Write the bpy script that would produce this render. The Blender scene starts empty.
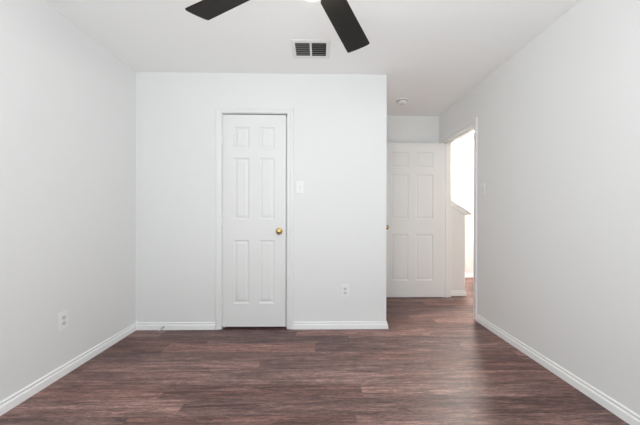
import bpy, bmesh, math, random
from mathutils import Matrix, Vector

random.seed(4)
C = bpy.context.scene.collection
S = bpy.context.scene
PI = math.pi

# ------------------------------------------------------------------ camera
FPX, OX, OY, YAW, ROLL, HCAM = 299.17, 4.02, 2.62, 0.0182, 0.0023, 1.0883
cd = bpy.data.cameras.new('camera')
cam = bpy.data.objects.new('camera', cd)
C.objects.link(cam)
cd.sensor_width = 36.0
cd.sensor_fit = 'HORIZONTAL'
cd.lens = 36.0 * FPX / 640.0
cd.shift_x = -OX / 640.0
cd.shift_y = OY / 640.0
cd.clip_start = 0.02
cam.matrix_world = (Matrix.Translation((0, 0, HCAM)) @ Matrix.Rotation(-YAW, 4, 'Z')
                    @ Matrix.Rotation(PI / 2, 4, 'X') @ Matrix.Rotation(ROLL, 4, 'Z'))
S.camera = cam

# ------------------------------------------------------------------ world, daylight, exposure
w = bpy.data.worlds.new('sky')
S.world = w
w.use_nodes = True
wn = w.node_tree
bg = wn.nodes['Background']
bg.inputs[0].default_value = (0.80, 0.90, 1.0, 1)
bg.inputs[1].default_value = 1.0


def area_light(name, loc, rot, sx, sy, power, col):
    l = bpy.data.lights.new(name, 'AREA')
    l.shape = 'RECTANGLE'
    l.size, l.size_y = sx, sy
    l.energy = power
    l.color = col
    o = bpy.data.objects.new(name, l)
    C.objects.link(o)
    o.location = loc
    o.rotation_euler = rot
    return o


# added area lights standing in for daylight through the unseen window
area_light('window_ceiling_fill', (0.0, -1.45, 0.20), (PI / 2 + 1.00, 0, 0), 3.20, 1.10, 104.0, (0.91, 0.96, 0.965))  # upward fill light, added to brighten the ceiling
area_light('window_sky_light', (0.0, -1.05, 1.85), (PI / 2 - 0.60, 0, 0), 2.60, 1.60, 62.0, (0.86, 0.945, 1.0))
FAN_EMIT = 62.0
HALL_EMIT = 580.0

S.view_settings.view_transform = 'Standard'
S.view_settings.look = 'None'
S.view_settings.exposure = 0.02
S.view_settings.gamma = 1.0
S.view_settings.use_curve_mapping = False
S.cycles.use_denoising = True
S.cycles.max_bounces = 16
S.cycles.diffuse_bounces = 12
S.cycles.sample_clamp_indirect = 6.0

# ------------------------------------------------------------------ measures (metres)
XL, XR = -1.732, 1.6415          # left / right wall faces
YB = 2.867                       # closet front
XC = 0.653                       # closet outer corner
YW = 4.049                       # alcove back wall
H = 2.44
YR = -0.55                       # rear wall
T = 0.115                        # wall thickness
YN, YF = 3.126, 3.945            # bedroom door opening along the right wall
HALL_X, HALL_Y = 4.0, 5.215
DH = 2.056                       # head of the closet door opening
DH2 = 2.046                      # head of the bedroom door opening
CX0, CX1 = -0.918, -0.303        # closet door opening


# ------------------------------------------------------------------ materials
def mat(name, col, rough=0.5, metal=0.0, spec=0.5):
    m = bpy.data.materials.new(name)
    m.use_nodes = True
    b = m.node_tree.nodes['Principled BSDF']
    b.inputs['Base Color'].default_value = (*col, 1)
    b.inputs['Roughness'].default_value = rough
    b.inputs['Metallic'].default_value = metal
    b.inputs['Specular IOR Level'].default_value = spec
    return m


def add_bump(m, scale, strength, dist=0.002, detail=3.0):
    nt = m.node_tree
    b = nt.nodes['Principled BSDF']
    tc = nt.nodes.new('ShaderNodeTexCoord')
    n = nt.nodes.new('ShaderNodeTexNoise')
    n.inputs['Scale'].default_value = scale
    n.inputs['Detail'].default_value = detail
    bp = nt.nodes.new('ShaderNodeBump')
    bp.inputs['Strength'].default_value = strength
    bp.inputs['Distance'].default_value = dist
    nt.links.new(tc.outputs['Object'], n.inputs['Vector'])
    nt.links.new(n.outputs['Fac'], bp.inputs['Height'])
    nt.links.new(bp.outputs['Normal'], b.inputs['Normal'])
    return m


def emissive(name, col, strength):
    m = mat(name, (0.9, 0.9, 0.88), 0.4)
    b = m.node_tree.nodes['Principled BSDF']
    b.inputs['Emission Color'].default_value = (*col, 1)
    b.inputs['Emission Strength'].default_value = strength
    return m


M_WALL = add_bump(mat('wall_paint', (0.80, 0.803, 0.796), 0.75, spec=0.25), 90, 0.25)
M_CEIL = add_bump(mat('ceiling_paint', (0.93, 0.932, 0.93), 0.9, spec=0.1), 70, 0.25)
M_TRIM = mat('trim_paint', (0.87, 0.87, 0.865), 0.38)
M_CASE = mat('casing_paint', (0.81, 0.81, 0.80), 0.42)
M_DOOR = add_bump(mat('door_paint', (0.79, 0.79, 0.78), 0.42), 160, 0.06)
M_PLASTIC = mat('white_plastic', (0.85, 0.85, 0.84), 0.35)
M_RECEPT = mat('receptacle_plastic', (0.70, 0.70, 0.69), 0.4)
M_SLOT_SHADE = mat('slot_and_shade_black', (0.05, 0.05, 0.05), 0.7)
M_BRASS = mat('polished_brass', (0.58, 0.40, 0.17), 0.25, 1.0)
M_STEEL = mat('brushed_steel', (0.55, 0.54, 0.52), 0.35, 1.0)
M_RUBBER = mat('rubber_tip', (0.75, 0.75, 0.74), 0.6)
M_BLADE = mat('fan_blade_finish', (0.015, 0.0135, 0.012), 0.55, spec=0.2)
M_FANMETAL = mat('fan_motor_finish', (0.03, 0.027, 0.024), 0.35, 0.6)
M_FANGLASS = emissive('lit_frosted_glass', (0.985, 0.98, 0.93), FAN_EMIT)
M_HALLGLASS = emissive('lit_hall_glass', (1.0, 0.965, 0.885), HALL_EMIT)
M_VENT = mat('vent_enamel', (0.79, 0.79, 0.77), 0.45)
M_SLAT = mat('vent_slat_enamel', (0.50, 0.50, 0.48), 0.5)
M_DUCT = mat('duct_interior', (0.03, 0.03, 0.03), 0.8)
M_VINYL = mat('window_vinyl', (0.85, 0.85, 0.85), 0.4)
M_GLASS = mat('window_glass', (1, 1, 1), 0.0)
_nt = M_GLASS.node_tree                      # thin clear pane: lets daylight straight through, reflects a little
_tr = _nt.nodes.new('ShaderNodeBsdfTransparent')
_gl = _nt.nodes.new('ShaderNodeBsdfGlossy')
_gl.inputs['Roughness'].default_value = 0.02
_mx = _nt.nodes.new('ShaderNodeMixShader')
_mx.inputs[0].default_value = 0.06
_nt.links.new(_tr.outputs[0], _mx.inputs[1])
_nt.links.new(_gl.outputs[0], _mx.inputs[2])
_nt.links.new(_mx.outputs[0], _nt.nodes['Material Output'].inputs['Surface'])


def floor_material():
    """Vinyl planks along X, 152 mm wide and 1.22 m long, with random stagger and grain."""
    m = bpy.data.materials.new('wood_plank_floor')
    m.use_nodes = True
    nt = m.node_tree
    N, L = nt.nodes, nt.links
    b = N['Principled BSDF']

    def math_n(op, a, bb=None, c=None):
        n = N.new('ShaderNodeMath')
        n.operation = op
        for i, v in enumerate((a, bb, c)):
            if v is None:
                continue
            if isinstance(v, (int, float)):
                n.inputs[i].default_value = v
            else:
                L.new(v, n.inputs[i])
        return n.outputs[0]

    tc = N.new('ShaderNodeTexCoord')
    sp = N.new('ShaderNodeSeparateXYZ')
    L.new(tc.outputs['Object'], sp.inputs[0])
    X, Y = sp.outputs[0], sp.outputs[1]
    PW, PL = 0.152, 1.22
    v = math_n('DIVIDE', math_n('ADD', Y, 0.045), PW)
    row = math_n('FLOOR', v)
    fv = math_n('FRACT', v)
    wr = N.new('ShaderNodeTexWhiteNoise')
    wr.noise_dimensions = '1D'
    L.new(row, wr.inputs['W'])
    u = math_n('ADD', math_n('DIVIDE', X, PL), math_n('MULTIPLY', wr.outputs['Value'], 7.0))
    pl = math_n('FLOOR', u)
    fu = math_n('FRACT', u)
    wp = N.new('ShaderNodeTexWhiteNoise')
    wp.noise_dimensions = '2D'
    cv = N.new('ShaderNodeCombineXYZ')
    L.new(pl, cv.inputs[0])
    L.new(row, cv.inputs[1])
    L.new(cv.outputs[0], wp.inputs['Vector'])
    rnd = wp.outputs['Value']
    # grain coordinates, displaced per plank
    gx = math_n('ADD', X, math_n('MULTIPLY', rnd, 37.0))
    gy = math_n('ADD', Y, math_n('MULTIPLY', row, 3.17))

    def grain(sx, sy, detail, rough, dist):
        cc = N.new('ShaderNodeCombineXYZ')
        L.new(math_n('MULTIPLY', gx, sx), cc.inputs[0])
        L.new(math_n('MULTIPLY', gy, sy), cc.inputs[1])
        n = N.new('ShaderNodeTexNoise')
        n.inputs['Scale'].default_value = 1.0
        n.inputs['Detail'].default_value = detail
        n.inputs['Roughness'].default_value = rough
        n.inputs['Distortion'].default_value = dist
        L.new(cc.outputs[0], n.inputs['Vector'])
        return n.outputs['Fac']

    g1 = grain(3.2, 42.0, 6.0, 0.70, 0.7)      # broad streaks
    g2 = grain(22.0, 150.0, 5.0, 0.75, 1.0)     # fine grain
    g3 = grain(1.6, 13.0, 3.0, 0.6, 0.9)       # smoky patches
    tone = math_n('ADD', math_n('MULTIPLY', g1, 0.55), math_n('MULTIPLY', g2, 0.56))
    tone = math_n('ADD', tone, math_n('MULTIPLY', g3, 0.23))
    tone = math_n('ADD', tone, math_n('MULTIPLY', math_n('SUBTRACT', rnd, 0.5), 0.11))
    cr = N.new('ShaderNodeValToRGB')
    e = cr.color_ramp.elements
    e[0].position, e[0].color = 0.50, (0.034, 0.016, 0.014, 1)
    e[1].position, e[1].color = 0.84, (0.50, 0.29, 0.245, 1)
    for p, c in ((0.595, (0.088, 0.045, 0.039, 1)), (0.67, (0.165, 0.088, 0.076, 1)), (0.745, (0.265, 0.145, 0.125, 1))):
        k = e.new(p)
        k.color = c
    L.new(tone, cr.inputs['Fac'])
    # warm / grey shift per plank
    hs = N.new('ShaderNodeHueSaturation')
    L.new(cr.outputs['Color'], hs.inputs['Color'])
    wp2 = N.new('ShaderNodeTexWhiteNoise')
    wp2.noise_dimensions = '2D'
    cv2 = N.new('ShaderNodeCombineXYZ')
    L.new(math_n('ADD', pl, 11.3), cv2.inputs[0])
    L.new(row, cv2.inputs[1])
    L.new(cv2.outputs[0], wp2.inputs['Vector'])
    L.new(math_n('ADD', math_n('MULTIPLY', wp2.outputs['Value'], 0.22), 0.86), hs.inputs['Saturation'])
    # seams
    ev = math_n('MULTIPLY', math_n('MINIMUM', fv, math_n('SUBTRACT', 1.0, fv)), PW)
    eu = math_n('MULTIPLY', math_n('MINIMUM', fu, math_n('SUBTRACT', 1.0, fu)), PL)
    seam = math_n('LESS_THAN', math_n('MINIMUM', ev, eu), 0.0011)
    mx = N.new('ShaderNodeMix')
    mx.data_type = 'RGBA'
    L.new(math_n('MULTIPLY', seam, 0.40), mx.inputs['Factor'])
    L.new(hs.outputs['Color'], mx.inputs[6])
    mx.inputs[7].default_value = (0.03, 0.02, 0.018, 1)
    L.new(mx.outputs[2], b.inputs['Base Color'])
    L.new(math_n('ADD', math_n('MULTIPLY', g2, 0.18), 0.36), b.inputs['Roughness'])
    b.inputs['Specular IOR Level'].default_value = 0.32
    bp = N.new('ShaderNodeBump')
    bp.inputs['Strength'].default_value = 0.25
    bp.inputs['Distance'].default_value = 0.001
    L.new(math_n('SUBTRACT', g2, seam), bp.inputs['Height'])
    L.new(bp.outputs['Normal'], b.inputs['Normal'])
    return m


M_FLOOR = floor_material()


# ------------------------------------------------------------------ mesh helpers
def obj(name, bm, m, parent=None, smooth=False):
    bmesh.ops.recalc_face_normals(bm, faces=bm.faces)
    me = bpy.data.meshes.new(name)
    bm.to_mesh(me)
    bm.free()
    me.materials.append(m)
    if smooth:
        for p in me.polygons:
            p.use_smooth = True
        me.set_sharp_from_angle(angle=math.radians(35))
    o = bpy.data.objects.new(name, me)
    C.objects.link(o)
    if parent:
        o.parent = parent
    return o


def tag(o, label, cat, group=None):
    o['label'] = label
    o['category'] = cat
    if group:
        o['group'] = group
    return o


def thing(name, label, cat, loc, rotz=0.0, group=None):
    o = bpy.data.objects.new(name, None)
    C.objects.link(o)
    o.location = loc
    o.rotation_euler = (0, 0, rotz)
    o.empty_display_size = 0.05
    return tag(o, label, cat, group)


def struct(name, bm, m, label, cat, smooth=False):
    o = obj(name, bm, m, smooth=smooth)
    o['kind'] = 'structure'
    o['label'] = label
    o['category'] = cat
    return o


def box(bm, a, b, bevel=0.0):
    r = bmesh.ops.create_cube(bm, size=1.0)
    vs = r['verts']
    for v in vs:
        v.co = Vector([(a[i] + b[i]) / 2 + v.co[i] * (b[i] - a[i]) for i in range(3)])
    if bevel:
        es = list({e for v in vs for e in v.link_edges})
        bmesh.ops.bevel(bm, geom=es, offset=bevel, segments=2, affect='EDGES', profile=0.6)
    return bm


def B(a, b, bevel=0.0):
    return box(bmesh.new(), a, b, bevel)


def cells(xs, ys, zs, filled):
    """Watertight mesh of the filled cells of a 3-D grid: only outside faces are made."""
    bm = bmesh.new()
    vc = {}

    def V(i, j, k):
        if (i, j, k) not in vc:
            vc[(i, j, k)] = bm.verts.new((xs[i], ys[j], zs[k]))
        return vc[(i, j, k)]
    nx, ny, nz = len(xs) - 1, len(ys) - 1, len(zs) - 1

    def F(i, j, k):
        return 0 <= i < nx and 0 <= j < ny and 0 <= k < nz and filled(i, j, k)
    for i in range(nx):
        for j in range(ny):
            for k in range(nz):
                if not F(i, j, k):
                    continue
                if not F(i - 1, j, k): bm.faces.new([V(i, j, k), V(i, j, k + 1), V(i, j + 1, k + 1), V(i, j + 1, k)])
                if not F(i + 1, j, k): bm.faces.new([V(i + 1, j, k), V(i + 1, j + 1, k), V(i + 1, j + 1, k + 1), V(i + 1, j, k + 1)])
                if not F(i, j - 1, k): bm.faces.new([V(i, j, k), V(i + 1, j, k), V(i + 1, j, k + 1), V(i, j, k + 1)])
                if not F(i, j + 1, k): bm.faces.new([V(i, j + 1, k), V(i, j + 1, k + 1), V(i + 1, j + 1, k + 1), V(i + 1, j + 1, k)])
                if not F(i, j, k - 1): bm.faces.new([V(i, j, k), V(i, j + 1, k), V(i + 1, j + 1, k), V(i + 1, j, k)])
                if not F(i, j, k + 1): bm.faces.new([V(i, j, k + 1), V(i + 1, j, k + 1), V(i + 1, j + 1, k + 1), V(i, j + 1, k + 1)])
    return bm


def prism(bm, pts, ex):
    """Extrude a closed 3-D polygon by the vector ex."""
    ex = Vector(ex)
    a = [bm.verts.new(p) for p in pts]
    b = [bm.verts.new(Vector(p) + ex) for p in pts]
    n = len(pts)
    bm.faces.new(a)
    bm.faces.new(list(reversed(b)))
    for i in range(n):
        bm.faces.new([a[i], b[i], b[(i + 1) % n], a[(i + 1) % n]])
    return bm


def lathe(bm, prof, seg=32, mtx=None):
    """Revolve (radius, height) pairs about Z; mtx places the result."""
    rings = []
    for r, z in prof:
        if r < 1e-6:
            rings.append([bm.verts.new((0, 0, z))])
        else:
            rings.append([bm.verts.new((r * math.cos(2 * PI * i / seg), r * math.sin(2 * PI * i / seg), z)) for i in range(seg)])
    for a, b in zip(rings, rings[1:]):
        for i in range(seg):
            j = (i + 1) % seg
            if len(a) == 1 and len(b) == 1:
                continue
            if len(a) == 1:
                bm.faces.new([a[0], b[i], b[j]])
            elif len(b) == 1:
                bm.faces.new([a[i], a[j], b[0]])
            else:
                bm.faces.new([a[i], a[j], b[j], b[i]])
    if len(rings[0]) > 1:
        bm.faces.new(rings[0])
    if len(rings[-1]) > 1:
        bm.faces.new(rings[-1])
    if mtx:
        vs = [v for r in rings for v in r]
        for v in vs:
            v.co = mtx @ v.co
    return bm


def tube(bm, path, r, seg=8):
    rings = []
    up = Vector((0.13, 0.2, 0.97))
    for i, p in enumerate(path):
        d = (Vector(path[min(i + 1, len(path) - 1)]) - Vector(path[max(i - 1, 0)])).normalized()
        s = d.cross(up).normalized()
        t = s.cross(d)
        rings.append([bm.verts.new(Vector(p) + r * (math.cos(2 * PI * k / seg) * s + math.sin(2 * PI * k / seg) * t)) for k in range(seg)])
    for a, b in zip(rings, rings[1:]):
        for k in range(seg):
            bm.faces.new([a[k], a[(k + 1) % seg], b[(k + 1) % seg], b[k]])
    bm.faces.new(rings[0])
    bm.faces.new(rings[-1])
    return bm


BASE_PROF = [(0, 0), (0.018, 0), (0.017, 0.012), (0.014, 0.040), (0.011, 0.045), (0.006, 0.047), (0.006, 0.053), (0.009, 0.056),
             (0.009, 0.062), (0.005, 0.067), (0, 0.068)]


def baseboard(bm, p, q, out, m0=0, m1=0):
    """Skirting from p to q (xy) standing out along 'out'; m0/m1: +1 outside mitre, -1 inside mitre."""
    p, q, out = Vector((*p, 0)), Vector((*q, 0)), Vector((*out, 0))
    d = (q - p).normalized()
    a = [bm.verts.new(p + out * t + Vector((0, 0, z)) - d * t * m0) for t, z in BASE_PROF]
    b = [bm.verts.new(q + out * t + Vector((0, 0, z)) + d * t * m1) for t, z in BASE_PROF]
    n = len(a)
    bm.faces.new(a)
    bm.faces.new(list(reversed(b)))
    for i in range(n):
        bm.faces.new([a[i], b[i], b[(i + 1) % n], a[(i + 1) % n]])
    return bm


CASE_PROF = [(0, 0), (0, 0.008), (0.003, 0.010), (0.022, 0.011), (0.028, 0.012), (0.033, 0.016), (0.050, 0.016),
             (0.056, 0.013), (0.057, 0.010), (0.057, 0)]


def casing(bm, u0, u1, top, fn):
    """Mitred door casing round the opening u0..u1 x 0..top; fn(u, z, depth) gives the 3-D point."""
    rings = []
    for k in range(4):
        r = []
        for wd, d in CASE_PROF:
            if k == 0: u, z = u0 - wd, 0.0
            if k == 1: u, z = u0 - wd, top + wd
            if k == 2: u, z = u1 + wd, top + wd
            if k == 3: u, z = u1 + wd, 0.0
            r.append(bm.verts.new(fn(u, z, d)))
        rings.append(r)
    n = len(CASE_PROF)
    for a, b in zip(rings, rings[1:]):
        for i in range(n):
            bm.faces.new([a[i], b[i], b[(i + 1) % n], a[(i + 1) % n]])
    bm.faces.new(rings[0])
    bm.faces.new(rings[-1])
    return bm


def panel_door(width, stile, pw, height=2.03, th=0.035):
    """Six-panel moulded slab: local x 0..width, y 0 (front) .. th, z 0..height."""
    zs0 = [0.0, 0.222, 0.825, 1.025, 1.612, 1.700, 1.905, height]
    xs0 = [0.0, stile, stile + pw, width - stile - pw, width - stile, width]
    bm = bmesh.new()
    for side in (0, 1):
        y0, sg = (0.0, 1.0) if side == 0 else (th, -1.0)
        gv = {(i, k): bm.verts.new((x, y0, z)) for i, x in enumerate(xs0) for k, z in enumerate(zs0)}
        for i in range(5):
            for k in range(7):
                q = [gv[(i, k)], gv[(i + 1, k)], gv[(i + 1, k + 1)], gv[(i, k + 1)]]
                if i in (1, 3) and k in (1, 3, 5):
                    prev = q
                    for ins, dep in ((0.004, 0.0045), (0.011, 0.0075), (0.019, 0.0075), (0.036, 0.0025)):
                        c = [(xs0[i] + ins, zs0[k] + ins), (xs0[i + 1] - ins, zs0[k] + ins),
                             (xs0[i + 1] - ins, zs0[k + 1] - ins), (xs0[i] + ins, zs0[k + 1] - ins)]
                        cur = [bm.verts.new((x, y0 + sg * dep, z)) for x, z in c]
                        for a in range(4):
                            bm.faces.new([prev[a], prev[(a + 1) % 4], cur[(a + 1) % 4], cur[a]])
                        prev = cur
                    bm.faces.new(prev)
                else:
                    bm.faces.new(q)
        if side == 0:
            g0 = gv
        else:
            for i in range(5):
                for k in (0, 7):
                    bm.faces.new([g0[(i, k)], g0[(i + 1, k)], gv[(i + 1, k)], gv[(i, k)]])
            for k in range(7):
                for i in (0, 5):
                    bm.faces.new([g0[(i, k)], g0[(i, k + 1)], gv[(i, k + 1)], gv[(i, k)]])
    return bm


def knob(parent, x, y, z, direction):
    """Round brass knob standing off a door face along local -y (direction=-1) or +y."""
    mt = Matrix.Translation((x, y, z)) @ Matrix.Rotation(PI / 2 * (1 if direction < 0 else -1), 4, 'X')
    prof = [(0.0, 0.0), (0.012, 0.0), (0.0115, 0.022), (0.013, 0.028), (0.021, 0.034), (0.026, 0.043), (0.0265, 0.051),
            (0.023, 0.059), (0.014, 0.064), (0.0, 0.0655)]
    k = obj('door_knob', lathe(bmesh.new(), prof, 28, mt), M_BRASS, parent, True)
    k['label'] = 'polished brass round knob'
    obj('rosette', lathe(bmesh.new(), [(0.0, 0.0), (0.033, 0.0), (0.033, 0.003), (0.027, 0.008), (0.014, 0.010), (0.0, 0.010)], 28, mt),
        M_BRASS, k, True)


# ------------------------------------------------------------------ room shell
struct('floor', B((XL - T, YR - T, -0.08), (HALL_X + T, HALL_Y + T, 0.0)), M_FLOOR,
       'dark brown wood plank floor running across the whole room', 'floor')

# ceiling with the duct opening of the air vent
VX, VY, VHX, VHY = -0.066, 2.442, 0.128, 0.102
vent_x0, vent_x1, vent_y0, vent_y1 = VX - VHX, VX + VHX, VY - VHY, VY + VHY
struct('ceiling', cells([XL - T, vent_x0, vent_x1, HALL_X + T], [YR - T, vent_y0, vent_y1, HALL_Y + T], [H, H + 0.10],
                        lambda i, j, k: not (i == 1 and j == 1)), M_CEIL,
       'flat off-white ceiling above the bedroom and hall', 'ceiling')

struct('wall_left', B((XL - T, YR, 0), (XL, YW, H)), M_WALL, 'plain white wall on the left with an outlet low down', 'wall')
struct('wall_back', cells([XL, CX0 - 0.019, CX1 + 0.019, XC], [YB, YB + T], [0, DH + 0.019, H],
                          lambda i, j, k: not (i == 1 and k == 0)), M_WALL,
       'white wall facing the camera, around the closed closet door', 'wall')
struct('wall_closet_side', B((XC - T, YB + T, 0), (XC, YW, H)), M_WALL,
       'side of the closet bump-out, facing the open door', 'wall')
struct('wall_alcove_back', B((XL - T, YW, 0), (XR + T, YW + T, H)), M_WALL,
       'short white wall above and behind the open door', 'wall')
struct('wall_right', cells([XR, XR + T], [YR, YN - 0.019, YF + 0.019, YW], [0, DH2 + 0.019, H],
                           lambda i, j, k: not (j == 1 and k == 0)), M_WALL,
       'plain white wall on the right with the doorway to the hall', 'wall')
WX0, WX1, WZ0, WZ1 = -1.05, 1.20, 0.40, 2.25
struct('wall_rear', cells([XL - T, WX0, WX1, XR + T], [YR - T, YR], [0, WZ0, WZ1, H],
                          lambda i, j, k: not (i == 1 and k == 1)), M_WALL,
       'white wall behind the camera with an assumed, unseen wide window', 'wall')
struct('wall_hall_far', B((XR + T, HALL_Y, 0), (HALL_X + T, HALL_Y + T, H)), M_WALL,
       'brightly lit white hall wall seen through the doorway', 'wall')
struct('wall_hall_left', B((XR, YW + T, 0), (XR + T, HALL_Y + T, H)), M_WALL,
       'white stairwell wall behind the alcove', 'wall')
struct('wall_hall_right', B((HALL_X, 1.5, 0), (HALL_X + T, HALL_Y, H)), M_WALL,
       'white hall wall at the far right beyond the doorway', 'wall')
struct('wall_hall_front', B((XR + T, 1.5 - T, 0), (HALL_X + T, 1.5, H)), M_WALL,
       'white wall at the near end of the hall', 'wall')

# half wall of the stairs, its top sloping down to the right
HX0, HX1, HY0, HY1 = XR + T, 1.990, 4.030, 4.145


def hz(x):
    return 1.300 - (x - HX0) * 0.650


hw = struct('wall_stair', prism(bmesh.new(), [(HX0, HY0, 0), (HX1, HY0, 0), (HX1, HY0, hz(HX1)), (HX0, HY0, hz(HX0))], (0, HY1 - HY0, 0)),
            M_WALL, 'white half wall of the stairs with sloping top, beyond the doorway', 'wall')
CAPX = 2.068
cp = bmesh.new()
prism(cp, [(HX0, HY0 - 0.032, hz(HX0)), (CAPX, HY0 - 0.032, hz(CAPX)), (CAPX, HY0 - 0.032, hz(CAPX) + 0.022),
           (HX0, HY0 - 0.032, hz(HX0) + 0.022)], (0, HY1 - HY0 + 0.064, 0))
cap = obj('cap_rail', cp, M_TRIM, hw)
for ya, yb in ((HY0 - 0.014, HY0), (HY1, HY1 + 0.014)):
    obj('cap_moulding', prism(bmesh.new(), [(HX0, ya, hz(HX0) - 0.055), (HX1 + 0.012, ya, hz(HX1 + 0.012) - 0.055),
                                           (HX1 + 0.012, ya, hz(HX1 + 0.012)), (HX0, ya, hz(HX0))], (0, yb - ya, 0)), M_TRIM, hw)

# skirting boards
struct('baseboard_left', baseboard(bmesh.new(), (XL, YR), (XL, YB), (1, 0), -1, -1), M_TRIM,
       'white baseboard along the left wall', 'baseboard')
struct('baseboard_back', baseboard(bmesh.new(), (XL, YB), (CX0 - 0.062, YB), (0, -1), -1, 0), M_TRIM,
       'white baseboard left of the closet door', 'baseboard')
struct('baseboard_corner', baseboard(bmesh.new(), (CX1 + 0.062, YB), (XC, YB), (0, -1), 0, 1), M_TRIM,
       'white baseboard right of the closet door, ending at the corner', 'baseboard')
struct('baseboard_closet_side', baseboard(bmesh.new(), (XC, YB), (XC, YW), (1, 0), 1, -1), M_TRIM,
       'white baseboard on the side of the closet bump-out', 'baseboard')
struct('baseboard_alcove', baseboard(bmesh.new(), (XC, YW), (XR, YW), (0, -1), -1, 0), M_TRIM,
       'white baseboard behind the open door', 'baseboard')
struct('baseboard_right', baseboard(bmesh.new(), (XR, YR), (XR, YN - 0.062), (-1, 0), -1, 0), M_TRIM,
       'white baseboard along the right wall', 'baseboard')
struct('baseboard_rear', baseboard(bmesh.new(), (XL, YR), (XR, YR), (0, 1), -1, -1), M_TRIM,
       'white baseboard below the assumed window behind the camera', 'baseboard')
sb = bmesh.new()
baseboard(sb, (HX0 + 0.018, HY0), (HX1, HY0), (0, -1), 0, 1)
baseboard(sb, (HX1, HY0), (HX1, HY1), (1, 0), 1, 0)
struct('baseboard_stair', sb, M_TRIM, 'white baseboard at the foot of the stair half wall', 'baseboard')
struct('baseboard_hall', baseboard(bmesh.new(), (XR + T, HALL_Y), (HALL_X, HALL_Y), (0, -1), 0, 0), M_TRIM,
       'white baseboard on the far hall wall', 'baseboard')

# closet door frame: casing, jamb and stop
struct('trim_1', casing(bmesh.new(), CX0 - 0.005, CX1 + 0.005, DH + 0.005, lambda u, z, d: (u, YB - d, z)), M_CASE,
       'white moulded casing around the closed closet door', 'door casing')
jb = cells([CX0 - 0.019, CX0, CX0 + 0.012, CX1 - 0.012, CX1, CX1 + 0.019], [YB, YB + 0.040, YB + 0.075, YB + T],
           [0, DH - 0.012, DH, DH + 0.019],
           lambda i, j, k: (i in (0, 4)) or k == 2 or (j == 1 and i in (1, 3) and k == 0))
t2 = struct('trim_2', jb, M_CASE, 'white jamb lining the closet door opening', 'door jamb')
sp_ = obj('strike_plate', B((CX1 - 0.0025, YB - 0.001, 0.895), (CX1 - 0.0005, YB + 0.030, 0.960)), M_STEEL, t2)
sp_['label'] = 'dull metal strike plate'

# bedroom door frame
struct('trim_3', casing(bmesh.new(), YN - 0.005, YF + 0.005, DH2 + 0.002, lambda u, z, d: (XR - d, u, z)), M_CASE,
       'white moulded casing around the open doorway to the hall', 'door casing')
struct('trim_4', casing(bmesh.new(), YN - 0.005, YF + 0.005, DH2 + 0.002, lambda u, z, d: (XR + T + d, u, z)), M_CASE,
       'white casing on the hall side of the doorway', 'door casing')
jb = cells([XR, XR + 0.040, XR + 0.075, XR + T], [YN - 0.019, YN, YN + 0.012, YF - 0.012, YF, YF + 0.019],
           [0, DH2 - 0.012, DH2, DH2 + 0.019],
           lambda i, j, k: (j in (0, 4)) or k == 2 or (i == 1 and (j in (1, 3) or k == 1)))
struct('trim_5', jb, M_CASE, 'white jamb lining the doorway to the hall', 'door jamb')

# closet door, closed; hinges on the left edge, knob on the right
d1 = struct('door_1', panel_door(0.601, 0.107, 0.146, 2.022), M_DOOR, 'closed white six-panel closet door with brass knob', 'door')
d1.location = (CX0 + 0.003, YB, 0.022)
knob(d1, 0.601 - 0.062, 0.0, 0.912, -1)
knob(d1, 0.601 - 0.062, 0.035, 0.912, 1)
for z in (0.26, 1.00, 1.78):
    hb = bmesh.new()
    for k in range(3):
        lathe(hb, [(0, k * 0.031), (0.0065, k * 0.031), (0.0065, k * 0.031 + 0.029), (0, k * 0.031 + 0.029)], 12,
              Matrix.Translation((-0.003, -0.0075, z - 0.045)))
    box(hb, (-0.0025, -0.003, z - 0.044), (-0.0005, 0.022, z + 0.045))
    h_ = obj('hinge', hb, M_TRIM, d1, True)

# bedroom door, swung open 90 degrees in front of the alcove wall
d2 = struct('door_2', panel_door(0.813, 0.130, 0.228, 2.030), M_DOOR, 'open white six-panel bedroom door beside the hall doorway', 'door')
d2.location = (XR - 0.004 - 0.813, YF - 0.035, 0.012)
knob(d2, 0.062, 0.0, 0.920, -1)
knob(d2, 0.062, 0.035, 0.920, 1)
for z in (0.24, 1.00, 1.80):
    hb = bmesh.new()
    for k in range(3):
        lathe(hb, [(0, k * 0.031), (0.0065, k * 0.031), (0.0065, k * 0.031 + 0.029), (0, k * 0.031 + 0.029)], 12,
              Matrix.Translation((0.806, 0.0435, z - 0.045)))
    h_ = obj('hinge', hb, M_BRASS, d2, True)
    h_['label'] = 'brass hinge'
obj('latch_plate', B((-0.0015, 0.005, 0.892), (0.0, 0.030, 0.948)), M_BRASS, d2)['label'] = 'brass latch plate'

# unseen window, added behind the camera as a source for the daylight
wf = bmesh.new()
xm = (WX0 + WX1) / 2
zm = (WZ0 + WZ1) / 2
wf = cells([WX0, WX0 + 0.05, xm - 0.03, xm + 0.03, WX1 - 0.05, WX1], [YR - 0.095, YR - 0.055], [WZ0, WZ0 + 0.05, zm - 0.025, zm + 0.025, WZ1 - 0.05, WZ1],
           lambda i, j, k: i in (0, 2, 4) or k in (0, 2, 4))
win = struct('window_1', wf, M_VINYL, 'wide white unseen window, added behind the camera for daylight', 'window')
for xa, xb in ((WX0 + 0.05, xm - 0.03), (xm + 0.03, WX1 - 0.05)):
    for za, zb in ((WZ0 + 0.05, zm - 0.025), (zm + 0.025, WZ1 - 0.05)):
        obj('pane', B((xa, YR - 0.078, za), (xb, YR - 0.072, zb)), M_GLASS, win)

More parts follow.
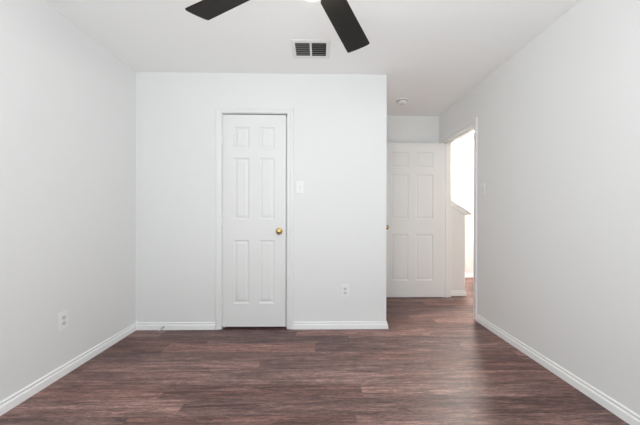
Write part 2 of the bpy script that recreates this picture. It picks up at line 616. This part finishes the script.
# ------------------------------------------------------------------ ceiling fan
FX, FY, FZ = -0.031, 1.161, 2.076
fan = thing('ceiling_fan', 'dark four-blade ceiling fan with lit frosted bowl, hanging from the ceiling', 'ceiling fan', (FX, FY, 0))
obj('canopy', lathe(bmesh.new(), [(0, H - 0.055), (0.022, H - 0.055), (0.045, H - 0.048), (0.065, H - 0.025), (0.070, H), (0, H)], 32), M_FANMETAL, fan, True)
obj('downrod', lathe(bmesh.new(), [(0, 2.25), (0.0125, 2.25), (0.0125, H - 0.05), (0, H - 0.05)], 16), M_FANMETAL, fan, True)
obj('motor_housing', lathe(bmesh.new(), [(0, 2.068), (0.050, 2.068), (0.070, 2.076), (0.076, 2.095), (0.088, 2.110), (0.090, 2.150), (0.086, 2.195),
                                         (0.075, 2.225), (0.030, 2.240), (0.026, 2.262), (0, 2.262)], 40), M_FANMETAL, fan, True)
obj('light_fitter', lathe(bmesh.new(), [(0, 2.050), (0.058, 2.050), (0.060, 2.054), (0.058, 2.062), (0.050, 2.068), (0, 2.068)], 36), M_FANMETAL, fan, True)
bowl = [(0.0, 1.958), (0.040, 1.962), (0.075, 1.975), (0.098, 1.995), (0.110, 2.012), (0.114, 2.025), (0.110, 2.038), (0.098, 2.046), (0.058, 2.050), (0.0, 2.050)]
obj('light_bowl', lathe(bmesh.new(), bowl, 36), M_FANGLASS, fan, True)['label'] = 'lit frosted glass bowl'

PITCH, R_TIP, R_ROOT, W_TIP, W_ROOT, TH = -0.19, 0.66, 0.185, 0.137, 0.103, 0.006
bl = bmesh.new()
outline = []
rc = 0.006
NS = 10
for k in range(NS + 1):                       # slightly bowed tip
    t = -1 + 2 * k / NS
    outline.append((R_TIP + 0.004 * (1 - t * t) - (0.003 if abs(t) == 1 else 0), t * W_TIP / 2 * (0.985 if abs(t) == 1 else 1.0)))
outline.append((R_TIP - 0.010, W_TIP / 2))
outline.append((R_ROOT + 0.03, W_ROOT / 2 + 0.002))
outline.append((R_ROOT + 0.006, W_ROOT / 2 - 0.012))
outline.append((R_ROOT, W_ROOT / 2 - 0.03))
outline.append((R_ROOT, -W_ROOT / 2 + 0.03))
outline.append((R_ROOT + 0.006, -W_ROOT / 2 + 0.012))
outline.append((R_ROOT + 0.03, -W_ROOT / 2 - 0.002))
outline.append((R_TIP - 0.010, -W_TIP / 2))
prism(bl, [(x, y, -TH / 2) for x, y in outline], (0, 0, TH))
blade = obj('blade', bl, M_BLADE, fan)
ib = bmesh.new()
prism(ib, [(0.075, -0.022, 0.004), (0.150, -0.016, 0.004), (0.200, -0.034, 0.004), (0.265, -0.030, 0.004), (0.275, 0, 0.004),
           (0.265, 0.030, 0.004), (0.200, 0.034, 0.004), (0.150, 0.016, 0.004), (0.075, 0.022, 0.004)], (0, 0, 0.005))
iron = obj('blade_iron', ib, M_FANMETAL, blade)
for n_, ang in enumerate((1.1561, 1.1561 + math.radians(84), 1.1561 + math.radians(176), 1.1561 + math.radians(268))):
    if n_ == 0:
        b_ = blade
    else:
        b_ = blade.copy()
        C.objects.link(b_)
        b_.parent = fan
        i_ = iron.copy()
        C.objects.link(i_)
        i_.parent = b_
    b_.location = (0, 0, FZ)
    b_.rotation_mode = 'QUATERNION'
    b_.rotation_quaternion = (Matrix.Rotation(ang, 3, 'Z') @ Matrix.Rotation(PITCH, 3, 'X')).to_quaternion()

# ------------------------------------------------------------------ air vent in the ceiling
vent = thing('air_vent', 'white louvred air vent in the ceiling near the closet wall', 'vent', (VX, VY, H))
ox, oy, gx0, gx1, gy = 0.156, 0.139, 0.008, 0.124, 0.098
fr = cells([-ox, -gx1, -gx0, gx0, gx1, ox], [-oy, -gy, gy, oy], [-0.005, 0.0], lambda i, j, k: not (j == 1 and i in (1, 3)))
bmesh.ops.recalc_face_normals(fr, faces=fr.faces)
ed = [e for e in fr.edges if all(v.co.z < -0.003 and (abs(abs(v.co.x) - ox) < 1e-5 or abs(abs(v.co.y) - oy) < 1e-5) for v in e.verts)]
for v in fr.verts:
    if v.co.z < -0.003:
        if abs(abs(v.co.x) - ox) < 1e-5: v.co.x *= (ox - 0.007) / ox
        if abs(abs(v.co.y) - oy) < 1e-5: v.co.y *= (oy - 0.007) / oy
obj('vent_frame', fr, M_VENT, vent)
dk = cells([-0.1275, -0.124, 0.124, 0.1275], [-0.1015, -0.098, 0.098, 0.1015], [0.0005, 0.085, 0.088], lambda i, j, k: k == 1 or not (i == 1 and j == 1))
obj('duct_collar', dk, M_DUCT, vent)
for s, tilt in ((-1, 0.75), (1, 0.55)):
    for k in range(7):
        yc = -gy + (k + 0.55) * (2 * gy / 7)
        sb = bmesh.new()
        c0 = (gx0 + gx1) / 2 * s
        hl = (gx1 - gx0) / 2
        box(sb, (-hl, -0.013, -0.0006), (hl, 0.013, 0.0006))
        mt = Matrix.Translation((c0, yc, 0.006)) @ Matrix.Rotation(tilt, 4, 'X')
        bmesh.ops.transform(sb, matrix=mt, verts=sb.verts)
        obj('louver', sb, M_SLAT, vent)

# ------------------------------------------------------------------ smoke detector
sd = thing('smoke_detector', 'small round white smoke detector on the alcove ceiling', 'smoke detector', (0.980, 3.50, H))
obj('mounting_base', lathe(bmesh.new(), [(0, -0.010), (0.068, -0.010), (0.070, -0.006), (0.070, 0), (0, 0)], 40), M_PLASTIC, sd, True)
obj('housing', lathe(bmesh.new(), [(0, -0.042), (0.030, -0.042), (0.044, -0.039), (0.052, -0.031), (0.058, -0.016), (0.060, -0.010), (0, -0.010)], 40), M_PLASTIC, sd, True)
obj('shade_ring', lathe(bmesh.new(), [(0, -0.0165), (0.0592, -0.0165), (0.0606, -0.0115), (0, -0.0115)], 40), M_SLOT_SHADE, sd, True)
obj('sensor_grille', lathe(bmesh.new(), [(0.030, -0.0445), (0.034, -0.0445), (0.034, -0.040), (0.030, -0.040)], 32), M_RECEPT, sd, True)

# ------------------------------------------------------------------ outlets and switches (local: facing -y)


def plate_bm():
    bm = box(bmesh.new(), (-0.035, -0.0075, -0.0575), (0.035, 0.0, 0.0575), 0.002)
    return bm


def disc(r, y0, y1, x, z, seg=16):
    return lathe(bmesh.new(), [(0, y0), (r, y0), (r, y1), (0, y1)], seg, Matrix.Translation((x, 0, z)) @ Matrix.Rotation(PI / 2, 4, 'X'))


def outlet(label, loc, rz):
    t = thing('wall_outlet', label, 'outlet', loc, rz, 'duplex outlets low on the walls')
    obj('cover_plate', plate_bm(), M_PLASTIC, t)
    for z in (-0.0195, 0.0195):
        rb = bmesh.new()
        pts = []
        for k in range(24):
            a = 2 * PI * k / 24
            pts.append((0.0175 * math.cos(a), -0.0095, z + max(-0.0135, min(0.0135, 0.0175 * math.sin(a)))))
        prism(rb, pts, (0, 0.004, 0))
        r = obj('receptacle', rb, M_RECEPT, t)
        slb = bmesh.new()
        box(slb, (-0.0075, -0.0099, z - 0.001), (-0.0053, -0.0094, z + 0.008))
        box(slb, (0.0053, -0.0099, z - 0.001), (0.0075, -0.0094, z + 0.007))
        lathe(slb, [(0, 0.0094), (0.0028, 0.0094), (0.0028, 0.0099), (0, 0.0099)], 12, Matrix.Translation((0, 0, z - 0.007)) @ Matrix.Rotation(PI / 2, 4, 'X'))
        obj('slots', slb, M_SLOT_SHADE, r)
    obj('screw', disc(0.003, 0.007, 0.0082, 0, 0), M_STEEL, t, True)
    return t


def switch(label, loc, rz):
    t = thing('light_switch', label, 'light switch', loc, rz, 'toggle switches on the walls')
    obj('cover_plate', plate_bm(), M_PLASTIC, t)
    obj('switch_collar', B((-0.0065, -0.0085, -0.0135), (0.0065, -0.0065, 0.0135)), M_RECEPT, t)
    tb = bmesh.new()
    prism(tb, [(-0.004, -0.006, -0.007), (-0.004, -0.019, 0.006), (-0.004, -0.018, 0.011), (-0.004, -0.006, 0.006)], (0.008, 0, 0))
    obj('toggle', tb, M_PLASTIC, t)
    for z in (-0.030, 0.030):
        obj('screw', disc(0.003, 0.007, 0.0080, 0, z), M_STEEL, t, True)
    return t


outlet('white duplex outlet low on the left wall', (XL, 2.060, 0.371), PI / 2)
outlet('white duplex outlet right of the closet door above the baseboard', (0.2555, YB, 0.364), 0.0)
switch('white toggle switch on the wall right of the closet door', (-0.178, YB, 1.355), 0.0)
switch('white toggle switch on the right wall beside the hall doorway', (XR, 2.956, 1.352), -PI / 2)

# ------------------------------------------------------------------ spring door stop on the baseboard
ds = thing('door_stop', 'small spring door stop on the baseboard left of the closet door', 'door stop', (-1.461, YB - 0.0145, 0.030))
obj('mounting_foot', lathe(bmesh.new(), [(0, 0), (0.011, 0), (0.010, 0.005), (0.006, 0.010), (0, 0.010)], 16, Matrix.Rotation(PI / 2, 4, 'X')), M_STEEL, ds, True)
sp = [(0.0052 * math.cos(a), -0.008 - 0.058 * a / (2 * PI * 14), 0.0052 * math.sin(a)) for a in [2 * PI * 14 * k / 168 for k in range(169)]]
obj('spring', tube(bmesh.new(), sp, 0.0014, 6), M_STEEL, ds, True)
obj('rubber_tip', lathe(bmesh.new(), [(0, 0.064), (0.0075, 0.064), (0.008, 0.068), (0.008, 0.077), (0.006, 0.080), (0, 0.080)], 16, Matrix.Rotation(PI / 2, 4, 'X')), M_RUBBER, ds, True)

# ------------------------------------------------------------------ hall ceiling light
hl_ = thing('hall_ceiling_light', 'round flush glass ceiling light in the hall beyond the doorway', 'ceiling light', (2.31, 4.50, H))
obj('light_pan', lathe(bmesh.new(), [(0, -0.018), (0.118, -0.018), (0.125, -0.012), (0.125, 0), (0, 0)], 36), M_STEEL, hl_, True)
dome = [(0.0, -0.085)] + [(0.110 * math.sin(a), -0.018 - 0.067 * math.cos(a)) for a in [PI / 2 * k / 8 for k in range(1, 9)]] + [(0.0, -0.018)]
obj('glass_dome', lathe(bmesh.new(), dome, 36), M_HALLGLASS, hl_, True)['label'] = 'lit white glass dome'
